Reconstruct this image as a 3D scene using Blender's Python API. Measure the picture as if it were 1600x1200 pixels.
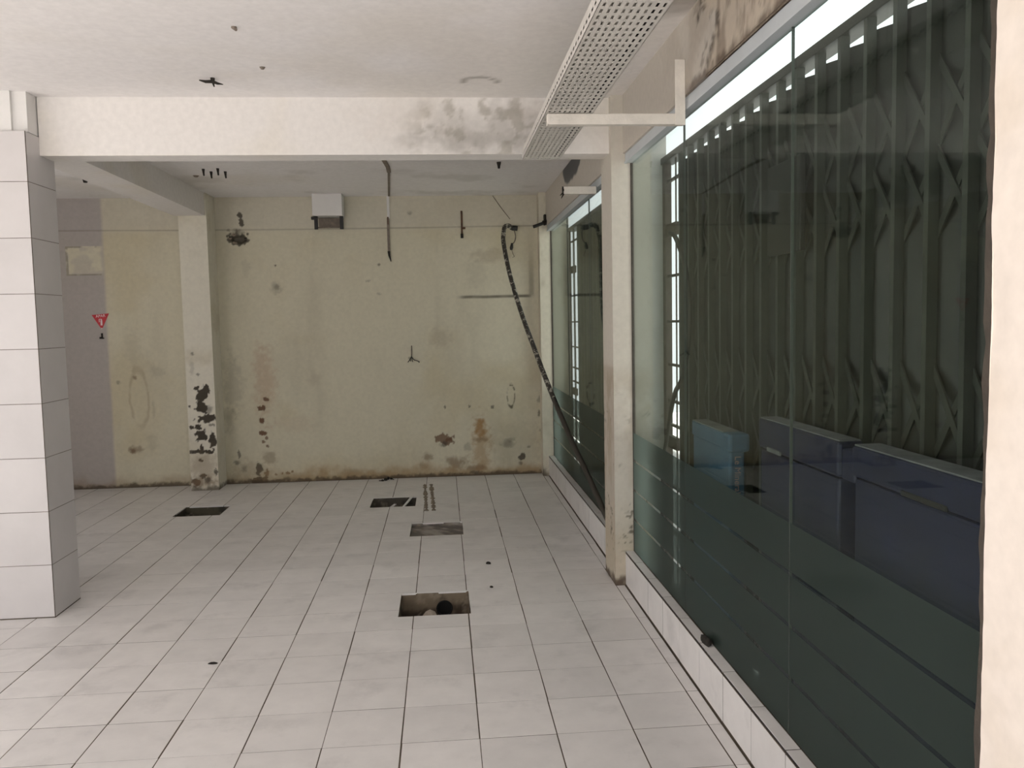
import bpy, bmesh, math, random
import numpy as np
from mathutils import Vector, Matrix

for o in list(bpy.data.objects):
    bpy.data.objects.remove(o, do_unlink=True)
scene = bpy.context.scene
col = scene.collection
random.seed(7)

# ------------------------------------------------------------------ camera
YAW, PITCH, ROLL, FPX = 0.08195, 0.07533, -0.02028, 1302.4
cy, sy, cp, sp = math.cos(YAW), math.sin(YAW), math.cos(PITCH), math.sin(PITCH)
fwd = Vector((sy * cp, cy * cp, -sp)); rgt = Vector((cy, -sy, 0)); upv = rgt.cross(fwd)
cr, sr = math.cos(ROLL), math.sin(ROLL)
r2 = cr * rgt + sr * upv; u2 = -sr * rgt + cr * upv
cam_d = bpy.data.cameras.new('camera'); cam = bpy.data.objects.new('camera', cam_d)
col.objects.link(cam); scene.camera = cam
m = Matrix.Identity(4)
for i in range(3):
    m[i][0], m[i][1], m[i][2] = r2[i], u2[i], -fwd[i]
m[2][3] = 1.6
cam.matrix_world = m
cam_d.sensor_width = 36.0; cam_d.lens = 36.0 * FPX / 1600.0
cam_d.clip_start = 0.05; cam_d.clip_end = 200

# ------------------------------------------------------------------ light: overcast sky
world = bpy.data.worlds.new('overcast_sky'); scene.world = world
world.use_nodes = True
bg = world.node_tree.nodes['Background']
bg.inputs[0].default_value = (0.97, 0.985, 1.0, 1.0)
bg.inputs[1].default_value = 2.3
sun_d = bpy.data.lights.new('sun', 'SUN'); sun_d.energy = 24.0; sun_d.angle = 0.02; sun_d.color = (1.0, 0.97, 0.94)
sun = bpy.data.objects.new('sun', sun_d); col.objects.link(sun)
sun.rotation_euler = Vector((0.35, 0.42, -1.0)).to_track_quat('-Z', 'Y').to_euler(); sun.location = (-3, -4, 9)
vs = scene.view_settings
vs.view_transform = 'Standard'; vs.look = 'None'; vs.gamma = 1.0
vs.use_curve_mapping = False
vs.exposure = -0.27

# ------------------------------------------------------------------ helpers
def lin(r, g, b):
    f = lambda c: (c / 255.0) / 12.92 if c / 255.0 <= 0.04045 else ((c / 255.0 + 0.055) / 1.055) ** 2.4
    return (f(r), f(g), f(b))

def new_mat(name):
    mt = bpy.data.materials.new(name); mt.use_nodes = True
    nt = mt.node_tree; b = nt.nodes['Principled BSDF']
    return mt, nt, b

def plain(name, rgb, rough=0.6, metal=0.0, var=0.12, scale=18.0, bump=0.0, bscale=60.0, rnd=0.0, coat=0.0, smudge=0.0):
    """procedural paint: base colour with mottling noise, per-object variation and fine relief"""
    mt, nt, b = new_mat(name)
    N, L = nt.nodes, nt.links
    geo = N.new('ShaderNodeNewGeometry')
    no = N.new('ShaderNodeTexNoise'); no.inputs['Scale'].default_value = scale
    no.inputs['Detail'].default_value = 5.0; no.inputs['Roughness'].default_value = 0.6
    L.new(geo.outputs['Position'], no.inputs['Vector'])
    mr = N.new('ShaderNodeMapRange'); mr.inputs[1].default_value = 0.3; mr.inputs[2].default_value = 0.7
    mr.inputs[3].default_value = 1.0 - var; mr.inputs[4].default_value = 1.0 + var * 0.5
    L.new(no.outputs['Fac'], mr.inputs[0])
    val = mr.outputs[0]
    if rnd > 0:
        oi = N.new('ShaderNodeObjectInfo')
        m2 = N.new('ShaderNodeMapRange'); m2.inputs[3].default_value = 1.0 - rnd; m2.inputs[4].default_value = 1.0 + rnd * 0.6
        L.new(oi.outputs['Random'], m2.inputs[0])
        mu = N.new('ShaderNodeMath'); mu.operation = 'MULTIPLY'
        L.new(val, mu.inputs[0]); L.new(m2.outputs[0], mu.inputs[1]); val = mu.outputs[0]
    if smudge > 0:
        n3 = N.new('ShaderNodeTexNoise'); n3.inputs['Scale'].default_value = 3.4; n3.inputs['Detail'].default_value = 7; n3.inputs['Roughness'].default_value = 0.65
        L.new(geo.outputs['Position'], n3.inputs['Vector'])
        m3 = N.new('ShaderNodeMapRange'); m3.inputs[1].default_value = 0.55; m3.inputs[2].default_value = 0.78; m3.inputs[3].default_value = 1.0; m3.inputs[4].default_value = 1.0 - smudge * 1.6
        L.new(n3.outputs['Fac'], m3.inputs[0])
        mu3 = N.new('ShaderNodeMath'); mu3.operation = 'MULTIPLY'; L.new(val, mu3.inputs[0]); L.new(m3.outputs[0], mu3.inputs[1]); val = mu3.outputs[0]
    sc = N.new('ShaderNodeVectorMath'); sc.operation = 'SCALE'; sc.inputs[0].default_value = rgb
    L.new(val, sc.inputs['Scale']); L.new(sc.outputs[0], b.inputs['Base Color'])
    b.inputs['Roughness'].default_value = rough; b.inputs['Metallic'].default_value = metal
    if coat: b.inputs['Coat Weight'].default_value = coat
    if bump > 0:
        n2 = N.new('ShaderNodeTexNoise'); n2.inputs['Scale'].default_value = bscale; n2.inputs['Detail'].default_value = 4
        L.new(geo.outputs['Position'], n2.inputs['Vector'])
        bp = N.new('ShaderNodeBump'); bp.inputs['Strength'].default_value = bump; bp.inputs['Distance'].default_value = 0.01
        L.new(n2.outputs['Fac'], bp.inputs['Height']); L.new(bp.outputs[0], b.inputs['Normal'])
    return mt

def stained(name, rough=0.75, bump=0.10):
    """wall paint whose stain colours are a colour attribute computed below"""
    mt, nt, b = new_mat(name)
    N, L = nt.nodes, nt.links
    at = N.new('ShaderNodeAttribute'); at.attribute_name = 'paint'
    geo = N.new('ShaderNodeNewGeometry')
    no = N.new('ShaderNodeTexNoise'); no.inputs['Scale'].default_value = 30; no.inputs['Detail'].default_value = 6
    L.new(geo.outputs['Position'], no.inputs['Vector'])
    mr = N.new('ShaderNodeMapRange'); mr.inputs[1].default_value = 0.3; mr.inputs[2].default_value = 0.7
    mr.inputs[3].default_value = 0.95; mr.inputs[4].default_value = 1.03
    L.new(no.outputs['Fac'], mr.inputs[0])
    sc = N.new('ShaderNodeVectorMath'); sc.operation = 'SCALE'
    L.new(at.outputs['Color'], sc.inputs[0]); L.new(mr.outputs[0], sc.inputs['Scale'])
    L.new(sc.outputs[0], b.inputs['Base Color'])
    b.inputs['Roughness'].default_value = rough
    bp = N.new('ShaderNodeBump'); bp.inputs['Strength'].default_value = bump; bp.inputs['Distance'].default_value = 0.006
    L.new(no.outputs['Fac'], bp.inputs['Height']); L.new(bp.outputs[0], b.inputs['Normal'])
    return mt

def link(name, me, mat, parent=None):
    o = bpy.data.objects.new(name, me); col.objects.link(o)
    if mat is not None and len(me.materials) == 0: me.materials.append(mat)
    if parent is not None: o.parent = parent
    return o

def tag(o, label=None, cat=None, group=None, kind=None):
    if label: o['label'] = label
    if cat: o['category'] = cat
    if group: o['group'] = group
    if kind: o['kind'] = kind
    return o

def empty(name, loc=(0, 0, 0)):
    o = bpy.data.objects.new(name, None); col.objects.link(o); o.location = loc
    o.empty_display_size = 0.1
    return o

def under(o, p):
    """parent o (made in world coordinates) to an Empty p"""
    o.parent = p; o.matrix_parent_inverse = Matrix.Translation(p.location).inverted()
    return o

class MB:
    def __init__(s): s.v = []; s.f = []
    def add(s, vs, fs):
        n = len(s.v); s.v += [tuple(p) for p in vs]; s.f += [tuple(i + n for i in f) for f in fs]; return s
    def box(s, x0, x1, y0, y1, z0, z1, ch=0.0):
        if ch <= 0:
            return s.add([(x, y, z) for z in (z0, z1) for x, y in ((x0, y0), (x1, y0), (x1, y1), (x0, y1))],
                         [(3, 2, 1, 0), (4, 5, 6, 7), (0, 1, 5, 4), (1, 2, 6, 5), (2, 3, 7, 6), (3, 0, 4, 7)])
        bm = bmesh.new(); bmesh.ops.create_cube(bm, size=1)
        for w in bm.verts:
            w.co = Vector((x0 + (w.co.x + .5) * (x1 - x0), y0 + (w.co.y + .5) * (y1 - y0), z0 + (w.co.z + .5) * (z1 - z0)))
        bmesh.ops.bevel(bm, geom=list(bm.edges), offset=ch, segments=2, affect='EDGES', profile=0.5)
        bm.verts.ensure_lookup_table(); bm.verts.index_update()
        s.add([w.co[:] for w in bm.verts], [[w.index for w in f.verts] for f in bm.faces]); bm.free()
        return s
    def obox(s, c, ux, uy, uz, hx, hy, hz):
        c, ux, uy, uz = Vector(c), Vector(ux).normalized(), Vector(uy).normalized(), Vector(uz).normalized()
        vs = [c + ux * hx * a + uy * hy * b + uz * hz * d for d in (-1, 1) for a, b in ((-1, -1), (1, -1), (1, 1), (-1, 1))]
        return s.add(vs, [(3, 2, 1, 0), (4, 5, 6, 7), (0, 1, 5, 4), (1, 2, 6, 5), (2, 3, 7, 6), (3, 0, 4, 7)])
    def bar(s, a, b, w, t, side=(0, 0, 1)):
        a, b = Vector(a), Vector(b); d = (b - a).normalized(); sv = Vector(side)
        n = d.cross(sv).normalized(); sv = n.cross(d).normalized()
        return s.obox((a + b) / 2, d, n, sv, (b - a).length / 2, t / 2, w / 2)
    def tube(s, pts, r, n=8, caps=True):
        pts = [Vector(p) for p in pts]; rr = r if isinstance(r, (list, tuple)) else [r] * len(pts)
        prev = None; rings = []
        for i, p in enumerate(pts):
            d = (pts[min(i + 1, len(pts) - 1)] - pts[max(i - 1, 0)]).normalized()
            if prev is None:
                prev = d.cross(Vector((0, 0, 1)) if abs(d.z) < 0.9 else Vector((1, 0, 0))).normalized()
            prev = (prev - d * prev.dot(d)).normalized(); q = d.cross(prev)
            rings.append([p + (prev * math.cos(2 * math.pi * k / n) + q * math.sin(2 * math.pi * k / n)) * rr[i] for k in range(n)])
        vs = [v for ring in rings for v in ring]; fs = []
        for i in range(len(pts) - 1):
            for k in range(n):
                fs.append((i * n + k, i * n + (k + 1) % n, (i + 1) * n + (k + 1) % n, (i + 1) * n + k))
        if caps:
            fs.append(tuple(range(n))[::-1]); fs.append(tuple((len(pts) - 1) * n + k for k in range(n)))
        return s.add(vs, fs)
    def mesh(s, name, smooth=False):
        me = bpy.data.meshes.new(name); me.from_pydata(s.v, [], s.f); me.update()
        if smooth:
            me.polygons.foreach_set('use_smooth', [True] * len(me.polygons))
        return me
    def build(s, name, mat, parent=None, smooth=False):
        me = s.mesh(name, smooth); o = link(name, me, mat)
        if parent is not None: under(o, parent)
        return o

def spline(pts, n=10):
    """Catmull-Rom through the points"""
    P = [np.array(p, float) for p in pts]; P = [2 * P[0] - P[1]] + P + [2 * P[-1] - P[-2]]; out = []
    for i in range(1, len(P) - 2):
        for k in range(n):
            t = k / n
            out.append(tuple(0.5 * (2 * P[i] + (P[i + 1] - P[i - 1]) * t + (2 * P[i - 1] - 5 * P[i] + 4 * P[i + 1] - P[i + 2]) * t * t
                                    + (3 * P[i] - P[i - 1] - 3 * P[i + 1] + P[i + 2]) * t ** 3)))
    out.append(tuple(P[-2])); return out

# value noise in numpy, used for stains, peeling and rough relief
_perm = np.random.RandomState(3).rand(256, 256)
def vnoise(x, y):
    xi = np.floor(x).astype(int); yi = np.floor(y).astype(int); fx = x - xi; fy = y - yi
    fx = fx * fx * (3 - 2 * fx); fy = fy * fy * (3 - 2 * fy)
    g = lambda a, b: _perm[a % 256, b % 256]
    return (g(xi, yi) * (1 - fx) + g(xi + 1, yi) * fx) * (1 - fy) + (g(xi, yi + 1) * (1 - fx) + g(xi + 1, yi + 1) * fx) * fy
def fbm(x, y, s, o=4):
    t = np.zeros_like(x, dtype=float); a = 1.0; tot = 0
    for k in range(o):
        t += a * vnoise(x * s + 17.3 * k, y * s + 5.1 * k); tot += a; a *= 0.55; s *= 2.03
    return t / tot
def sstep(a, b, x):
    t = np.clip((x - a) / (b - a), 0, 1); return t * t * (3 - 2 * t)
def mixc(c, rgb, w):
    return c * (1 - w[..., None]) + np.array(rgb) * w[..., None]

TONE = {'K': lin(66, 58, 46), 'G': lin(105, 98, 86), 'B': lin(120, 92, 62), 'R': lin(104, 72, 48),
        'O': lin(158, 118, 66), 'P': lin(178, 146, 120)}
def blobs(c, u, v, lst, rough=0.55, sc=26.0):
    for cu, cv, ru, rv, t, k in lst:
        e = 2.6
        sel = (np.abs(u - cu) < ru * e) & (np.abs(v - cv) < rv * e)
        if not sel.any(): continue
        uu, vv = u[sel], v[sel]
        s = max(sc, 0.9 / max(min(ru, rv), 0.008))
        n = fbm(uu + 3.1, vv + 1.7, s, 4) - 0.5
        d = np.sqrt(((uu - cu) / ru) ** 2 + ((vv - cv) / rv) ** 2) + n * rough * 3.0
        soft = 0.12 if k > 0.75 else 0.55
        w = (1 - sstep(1 - soft, 1 + soft, d)) * k
        c[sel] = mixc(c[sel], TONE[t], w)
    return c

class Painted:
    """faces cut into fine grids, each vertex carrying a paint colour"""
    def __init__(s): s.V = []; s.C = []; s.F = []; s.n = 0
    def face(s, o, u, v, step, fn):
        o, u, v = np.array(o, float), np.array(u, float), np.array(v, float)
        lu, lv = np.linalg.norm(u), np.linalg.norm(v)
        nu, nv = max(1, int(round(lu / step))), max(1, int(round(lv / step)))
        a, b = np.meshgrid(np.linspace(0, 1, nu + 1), np.linspace(0, 1, nv + 1), indexing='xy')
        P = o + a[..., None] * u + b[..., None] * v
        nrm = np.cross(u, v); nrm /= np.linalg.norm(nrm)
        c, d = fn(P)
        if d is not None: P = P + d[..., None] * nrm
        idx = (np.arange((nu + 1) * (nv + 1)).reshape(nv + 1, nu + 1)) + s.n
        s.F.append(np.stack([idx[:-1, :-1], idx[:-1, 1:], idx[1:, 1:], idx[1:, :-1]], -1).reshape(-1, 4))
        s.V.append(P.reshape(-1, 3)); s.C.append(np.clip(c, 0, 1).reshape(-1, 3)); s.n += (nu + 1) * (nv + 1)
        return s
    def build(s, name, mat, parent=None):
        V = np.concatenate(s.V); C = np.concatenate(s.C); F = np.concatenate(s.F)
        me = bpy.data.meshes.new(name)
        me.vertices.add(len(V)); me.vertices.foreach_set('co', V.astype(np.float32).ravel())
        me.loops.add(F.size); me.loops.foreach_set('vertex_index', F.astype(np.int32).ravel())
        me.polygons.add(len(F)); me.polygons.foreach_set('loop_start', (np.arange(len(F)) * 4).astype(np.int32))
        me.update(calc_edges=True); me.validate()
        at = me.color_attributes.new('paint', 'FLOAT_COLOR', 'POINT')
        at.data.foreach_set('color', np.concatenate([C, np.ones((len(C), 1))], 1).astype(np.float32).ravel())
        return link(name, me, mat, parent)
    def shell(s, x0, x1, y0, y1, z0, z1, step, fn, sides='-x+x-y+y-z+z'):
        if '-x' in sides: s.face((x0, y1, z0), (0, y0 - y1, 0), (0, 0, z1 - z0), step, fn)
        if '+x' in sides: s.face((x1, y0, z0), (0, y1 - y0, 0), (0, 0, z1 - z0), step, fn)
        if '-y' in sides: s.face((x0, y0, z0), (x1 - x0, 0, 0), (0, 0, z1 - z0), step, fn)
        if '+y' in sides: s.face((x1, y1, z0), (x0 - x1, 0, 0), (0, 0, z1 - z0), step, fn)
        if '-z' in sides: s.face((x0, y1, z0), (x1 - x0, 0, 0), (0, y0 - y1, 0), step, fn)
        if '+z' in sides: s.face((x0, y0, z1), (x1 - x0, 0, 0), (0, y1 - y0, 0), step, fn)
        return s

# ------------------------------------------------------------------ dimensions (metres; camera stands at x=0, y=0, z=1.6)
CEIL = 2.885
YB, YF = 8.62, -1.2            # back wall, open shop front behind the camera
XL, XR = -4.5, 1.07            # left wall, inner face of the wall over the glass
KX, KZ = 1.061, 0.21           # kerb under the glass
GX = 1.115                     # glass
GATE = 1.32

# ------------------------------------------------------------------ materials
M = {}
WHITE = lin(222, 219, 216)
CREAM = lin(208, 201, 178)
M['wall'] = stained('stained_wall_paint')
M['white'] = plain('white_wall_paint', WHITE, 0.7, var=0.06, scale=3.0, bump=0.15)
M['tile'] = plain('white_ceramic_tile', lin(226, 222, 220), 0.38, var=0.07, scale=7.0, rnd=0.055, smudge=0.14)
M['walltile'] = plain('white_wall_tile', lin(204, 199, 198), 0.3, var=0.04, scale=5.0, rnd=0.03)
M['grout2'] = plain('pale_wall_grout', lin(132, 123, 117), 0.9, var=0.3, scale=9.0)
M['grout'] = plain('dirty_grout', lin(84, 73, 60), 0.9, var=0.4, scale=9.0)
M['pillar'] = plain('warm_white_paint', lin(238, 228, 214), 0.75, var=0.05, scale=6.0, bump=0.2)
M['cement'] = plain('pavement_concrete', lin(176, 173, 168), 0.9, var=0.2, scale=2.0, bump=0.3)
M['alu'] = plain('aluminium_frame', lin(196, 202, 206), 0.4, 0.15, var=0.08, scale=5.0)
M['gate'] = plain('dull_gate_paint', lin(46, 46, 42), 0.5, 0.2, var=0.3, scale=4.0)
M['gatec'] = plain('gate_channel_steel', lin(72, 74, 68), 0.42, 0.35, var=0.3, scale=5.0)
M['gated'] = plain('gate_jamb_paint', lin(74, 66, 58), 0.7, 0.0, var=0.35, scale=12.0, bump=0.3)
M['tray'] = plain('white_powder_coated_steel', lin(205, 200, 193), 0.45, var=0.10, scale=9.0)
M['black'] = plain('black_plastic', lin(34, 31, 28), 0.55, var=0.3)
M['rust'] = plain('rusty_steel', lin(105, 78, 60), 0.8, 0.2, var=0.5, scale=40, bump=0.4)
M['navy'] = plain('navy_plastic', lin(24, 27, 56), 0.55, var=0.25, scale=8)
M['navyt'] = plain('dusty_navy_lid', lin(112, 112, 114), 0.7, var=0.4, scale=14)
M['sky'] = plain('pale_blue_plastic', lin(66, 98, 122), 0.55, var=0.2, scale=8)
M['skyt'] = plain('dusty_blue_top', lin(124, 124, 120), 0.7, var=0.35, scale=14)
M['letter'] = plain('pink_grey_lettering', lin(178, 146, 138), 0.6, var=0.1)
M['red'] = plain('red_sign', lin(188, 24, 38), 0.45, var=0.1)
M['signw'] = plain('white_print', lin(235, 215, 215), 0.5, var=0.05)
M['mortar'] = plain('brown_mortar', lin(142, 128, 112), 0.95, var=0.5, scale=40, bump=0.5)
M['rubble'] = plain('pale_rubble', lin(176, 164, 150), 0.9, var=0.3, scale=40, bump=0.5)
M['plate'] = plain('near_black_plate', lin(30, 30, 27), 0.6)
M['latt'] = plain('lattice_bar_steel', lin(60, 62, 56), 0.5, 0.25, var=0.3, scale=5.0)
M['dark'] = plain('dark_debris', lin(40, 35, 29), 0.9, var=0.4, scale=60, bump=0.5)
M['arm'] = plain('white_timber', lin(222, 215, 205), 0.65, var=0.12, scale=14, bump=0.2)
M['greycond'] = plain('grey_conduit', lin(128, 116, 104), 0.7, var=0.35, scale=25, bump=0.3)

def flaking(name, under_c, over_c, cut, zlow):
    mt, nt, b = new_mat(name); N, L = nt.nodes, nt.links
    geo = N.new('ShaderNodeNewGeometry')
    no = N.new('ShaderNodeTexNoise'); no.inputs['Scale'].default_value = 26; no.inputs['Detail'].default_value = 6
    no.inputs['Roughness'].default_value = 0.7
    L.new(geo.outputs['Position'], no.inputs['Vector'])
    sx = N.new('ShaderNodeSeparateXYZ'); L.new(geo.outputs['Position'], sx.inputs[0])
    mr = N.new('ShaderNodeMapRange'); mr.inputs[1].default_value = zlow; mr.inputs[2].default_value = zlow + 0.5
    mr.inputs[3].default_value = -0.2; mr.inputs[4].default_value = 0.0; L.new(sx.outputs['Z'], mr.inputs[0])
    ad = N.new('ShaderNodeMath'); L.new(no.outputs['Fac'], ad.inputs[0]); L.new(mr.outputs[0], ad.inputs[1])
    rp = N.new('ShaderNodeValToRGB'); rp.color_ramp.elements[0].position = cut - 0.015; rp.color_ramp.elements[1].position = cut + 0.015
    rp.color_ramp.elements[0].color = (*under_c, 1); rp.color_ramp.elements[1].color = (*over_c, 1)
    L.new(ad.outputs[0], rp.inputs[0]); L.new(rp.outputs[0], b.inputs['Base Color']); b.inputs['Roughness'].default_value = 0.6
    return mt
M['hose'] = flaking('black_hose_with_flaking_white_paint', lin(56, 51, 44), lin(176, 170, 156), 0.555, 0.55)

def glass_mat(name, tint, f0=0.04):
    """clear pane: straight-through tint plus Schlick mirror reflection on each face"""
    mt = bpy.data.materials.new(name); mt.use_nodes = True; nt = mt.node_tree; N, L = nt.nodes, nt.links
    N.clear(); out = N.new('ShaderNodeOutputMaterial')
    geo = N.new('ShaderNodeNewGeometry'); dp = N.new('ShaderNodeVectorMath'); dp.operation = 'DOT_PRODUCT'
    L.new(geo.outputs['Incoming'], dp.inputs[0]); L.new(geo.outputs['Normal'], dp.inputs[1])
    ab = N.new('ShaderNodeMath'); ab.operation = 'ABSOLUTE'; L.new(dp.outputs['Value'], ab.inputs[0])
    om = N.new('ShaderNodeMath'); om.operation = 'SUBTRACT'; om.inputs[0].default_value = 1; L.new(ab.outputs[0], om.inputs[1])
    pw = N.new('ShaderNodeMath'); pw.operation = 'POWER'; pw.inputs[1].default_value = 5; L.new(om.outputs[0], pw.inputs[0])
    ma = N.new('ShaderNodeMath'); ma.operation = 'MULTIPLY_ADD'; ma.inputs[1].default_value = 1 - f0; ma.inputs[2].default_value = f0
    L.new(pw.outputs[0], ma.inputs[0])
    tr = N.new('ShaderNodeBsdfTransparent'); tr.inputs[0].default_value = (*tint, 1)
    gl = N.new('ShaderNodeBsdfGlossy'); gl.inputs['Roughness'].default_value = 0.02; gl.inputs[0].default_value = (0.44, 0.47, 0.455, 1)
    mx = N.new('ShaderNodeMixShader'); L.new(ma.outputs[0], mx.inputs[0]); L.new(tr.outputs[0], mx.inputs[1]); L.new(gl.outputs[0], mx.inputs[2])
    L.new(mx.outputs[0], out.inputs[0])
    return mt
M['glass'] = glass_mat('greenish_window_glass', (0.90, 0.945, 0.925))

def film_mat():
    """frosted sticker on the inner face of the pane: scatters, lets a little through, keeps a weak sheen"""
    mt = bpy.data.materials.new('frosted_film'); mt.use_nodes = True; nt = mt.node_tree; N, L = nt.nodes, nt.links
    N.clear(); out = N.new('ShaderNodeOutputMaterial')
    df = N.new('ShaderNodeBsdfDiffuse'); df.inputs[0].default_value = (0.060, 0.078, 0.068, 1)
    tl = N.new('ShaderNodeBsdfTranslucent'); tl.inputs[0].default_value = (0.36, 0.44, 0.40, 1)
    tr = N.new('ShaderNodeBsdfTransparent'); tr.inputs[0].default_value = (0.75, 0.85, 0.80, 1)
    gl = N.new('ShaderNodeBsdfGlossy'); gl.inputs['Roughness'].default_value = 0.12; gl.inputs[0].default_value = (0.30, 0.33, 0.32, 1)
    geo = N.new('ShaderNodeNewGeometry'); dp = N.new('ShaderNodeVectorMath'); dp.operation = 'DOT_PRODUCT'
    L.new(geo.outputs['Incoming'], dp.inputs[0]); L.new(geo.outputs['Normal'], dp.inputs[1])
    ab = N.new('ShaderNodeMath'); ab.operation = 'ABSOLUTE'; L.new(dp.outputs['Value'], ab.inputs[0])
    om = N.new('ShaderNodeMath'); om.operation = 'SUBTRACT'; om.inputs[0].default_value = 1; L.new(ab.outputs[0], om.inputs[1])
    pw = N.new('ShaderNodeMath'); pw.operation = 'POWER'; pw.inputs[1].default_value = 5; L.new(om.outputs[0], pw.inputs[0])
    ma = N.new('ShaderNodeMath'); ma.operation = 'MULTIPLY_ADD'; ma.inputs[1].default_value = 0.9; ma.inputs[2].default_value = 0.04
    L.new(pw.outputs[0], ma.inputs[0])
    a = N.new('ShaderNodeMixShader'); a.inputs[0].default_value = 0.5; L.new(df.outputs[0], a.inputs[1]); L.new(tl.outputs[0], a.inputs[2])
    b = N.new('ShaderNodeMixShader'); b.inputs[0].default_value = 0.22; L.new(a.outputs[0], b.inputs[1]); L.new(tr.outputs[0], b.inputs[2])
    c = N.new('ShaderNodeMixShader'); L.new(ma.outputs[0], c.inputs[0]); L.new(b.outputs[0], c.inputs[1]); L.new(gl.outputs[0], c.inputs[2])
    L.new(c.outputs[0], out.inputs[0]); return mt
M['film'] = film_mat()

# ================================================================== STRUCTURE
# ---- floor: slab with four square pits, tiles laid on it
PITS = [(-0.282, 0.116, 4.487, 4.878), (-0.285, 0.120, 6.21, 6.616), (-0.672, -0.277, 7.255, 7.648), (-2.328, -1.935, 7.195, 7.575)]
DEPTH = [0.17, 0.022, 0.15, 0.16]
def minus(rects, holes):
    for hx0, hx1, hy0, hy1 in holes:
        out = []
        for x0, x1, y0, y1 in rects:
            if hx1 <= x0 or hx0 >= x1 or hy1 <= y0 or hy0 >= y1: out.append((x0, x1, y0, y1)); continue
            if y0 < hy0: out.append((x0, x1, y0, hy0))
            if y1 > hy1: out.append((x0, x1, hy1, y1))
            a, b = max(y0, hy0), min(y1, hy1)
            if x0 < hx0: out.append((x0, hx0, a, b))
            if x1 > hx1: out.append((hx1, x1, a, b))
        rects = out
    return rects
fb = MB()
for r in minus([(XL, KX + 0.08, YF, YB + .1)], PITS):
    fb.add([(r[0], r[2], -0.0007), (r[1], r[2], -0.0007), (r[1], r[3], -0.0007), (r[0], r[3], -0.0007)], [(0, 1, 2, 3)])
floor = fb.build('floor', M['grout']); tag(floor, kind='structure')

TX, TY, TS = 0.103, 3.099, 0.30
def tile_mesh(w, d, t=0.010, c=0.0004):
    x, y = w / 2, d / 2
    vs = [(-x, -y, -t), (x, -y, -t), (x, y, -t), (-x, y, -t), (-x, -y, -c), (x, -y, -c), (x, y, -c), (-x, y, -c),
          (-x + c, -y + c, 0), (x - c, -y + c, 0), (x - c, y - c, 0), (-x + c, y - c, 0)]
    fs = [(0, 1, 5, 4), (1, 2, 6, 5), (2, 3, 7, 6), (3, 0, 4, 7), (4, 5, 9, 8), (5, 6, 10, 9), (6, 7, 11, 10), (7, 4, 8, 11), (8, 9, 10, 11)]
    me = bpy.data.meshes.new('tile'); me.from_pydata(vs, [], fs); me.materials.append(M['tile']); me.update(); return me
_cache = {}
def tile_of(w, d):
    k = (round(w, 3), round(d, 3))
    if k not in _cache: _cache[k] = tile_mesh(w, d)
    return _cache[k]
rest = MB()
GXG, GYG = 0.0050, 0.0030          # joints: the lengthwise ones are wider
jit = random.Random(5)
for i in range(-16, 4):
    for j in range(-19, 20):
        x0, x1 = TX + TS * i, TX + TS * (i + 1); y0, y1 = TY + TS * j, TY + TS * (j + 1)
        x0, x1, y0, y1 = max(x0, XL), min(x1, KX - 0.004), max(y0, YF), min(y1, YB - 0.01)
        if x1 - x0 < 0.02 or y1 - y0 < 0.02: continue
        xm, ym = (x0 + x1) / 2, (y0 + y1) / 2
        seen = ym > 2.55 and xm > -0.56 * ym - 0.25 and not (xm < -2.2 and ym > 4.6 and xm < -0.455 * ym + 0.13)
        for a, b, c, d in minus([(x0 + GXG / 2, x1 - GXG / 2, y0 + GYG / 2, y1 - GYG / 2)], PITS):
            if b - a < 0.012 or d - c < 0.012: continue
            if seen:
                o = bpy.data.objects.new('tile', tile_of(b - a, d - c)); col.objects.link(o); o.parent = floor
                o.location = ((a + b) / 2 + jit.uniform(-.0012, .0012), (c + d) / 2 + jit.uniform(-.0008, .0008), jit.uniform(-.0002, .0003))
                o.rotation_euler = (jit.uniform(-.0003, .0003), jit.uniform(-.0003, .0003), jit.uniform(-.003, .003))
            else:
                rest.add([(a, c, 0), (b, c, 0), (b, d, 0), (a, d, 0), (a, c, -.006), (b, c, -.006), (b, d, -.006), (a, d, -.006)],
                         [(0, 1, 2, 3), (0, 4, 5, 1), (1, 5, 6, 2), (2, 6, 7, 3), (3, 7, 4, 0)])
o = rest.build('tile_field', M['tile']); o.parent = floor; tag(o, kind='stuff')

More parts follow.
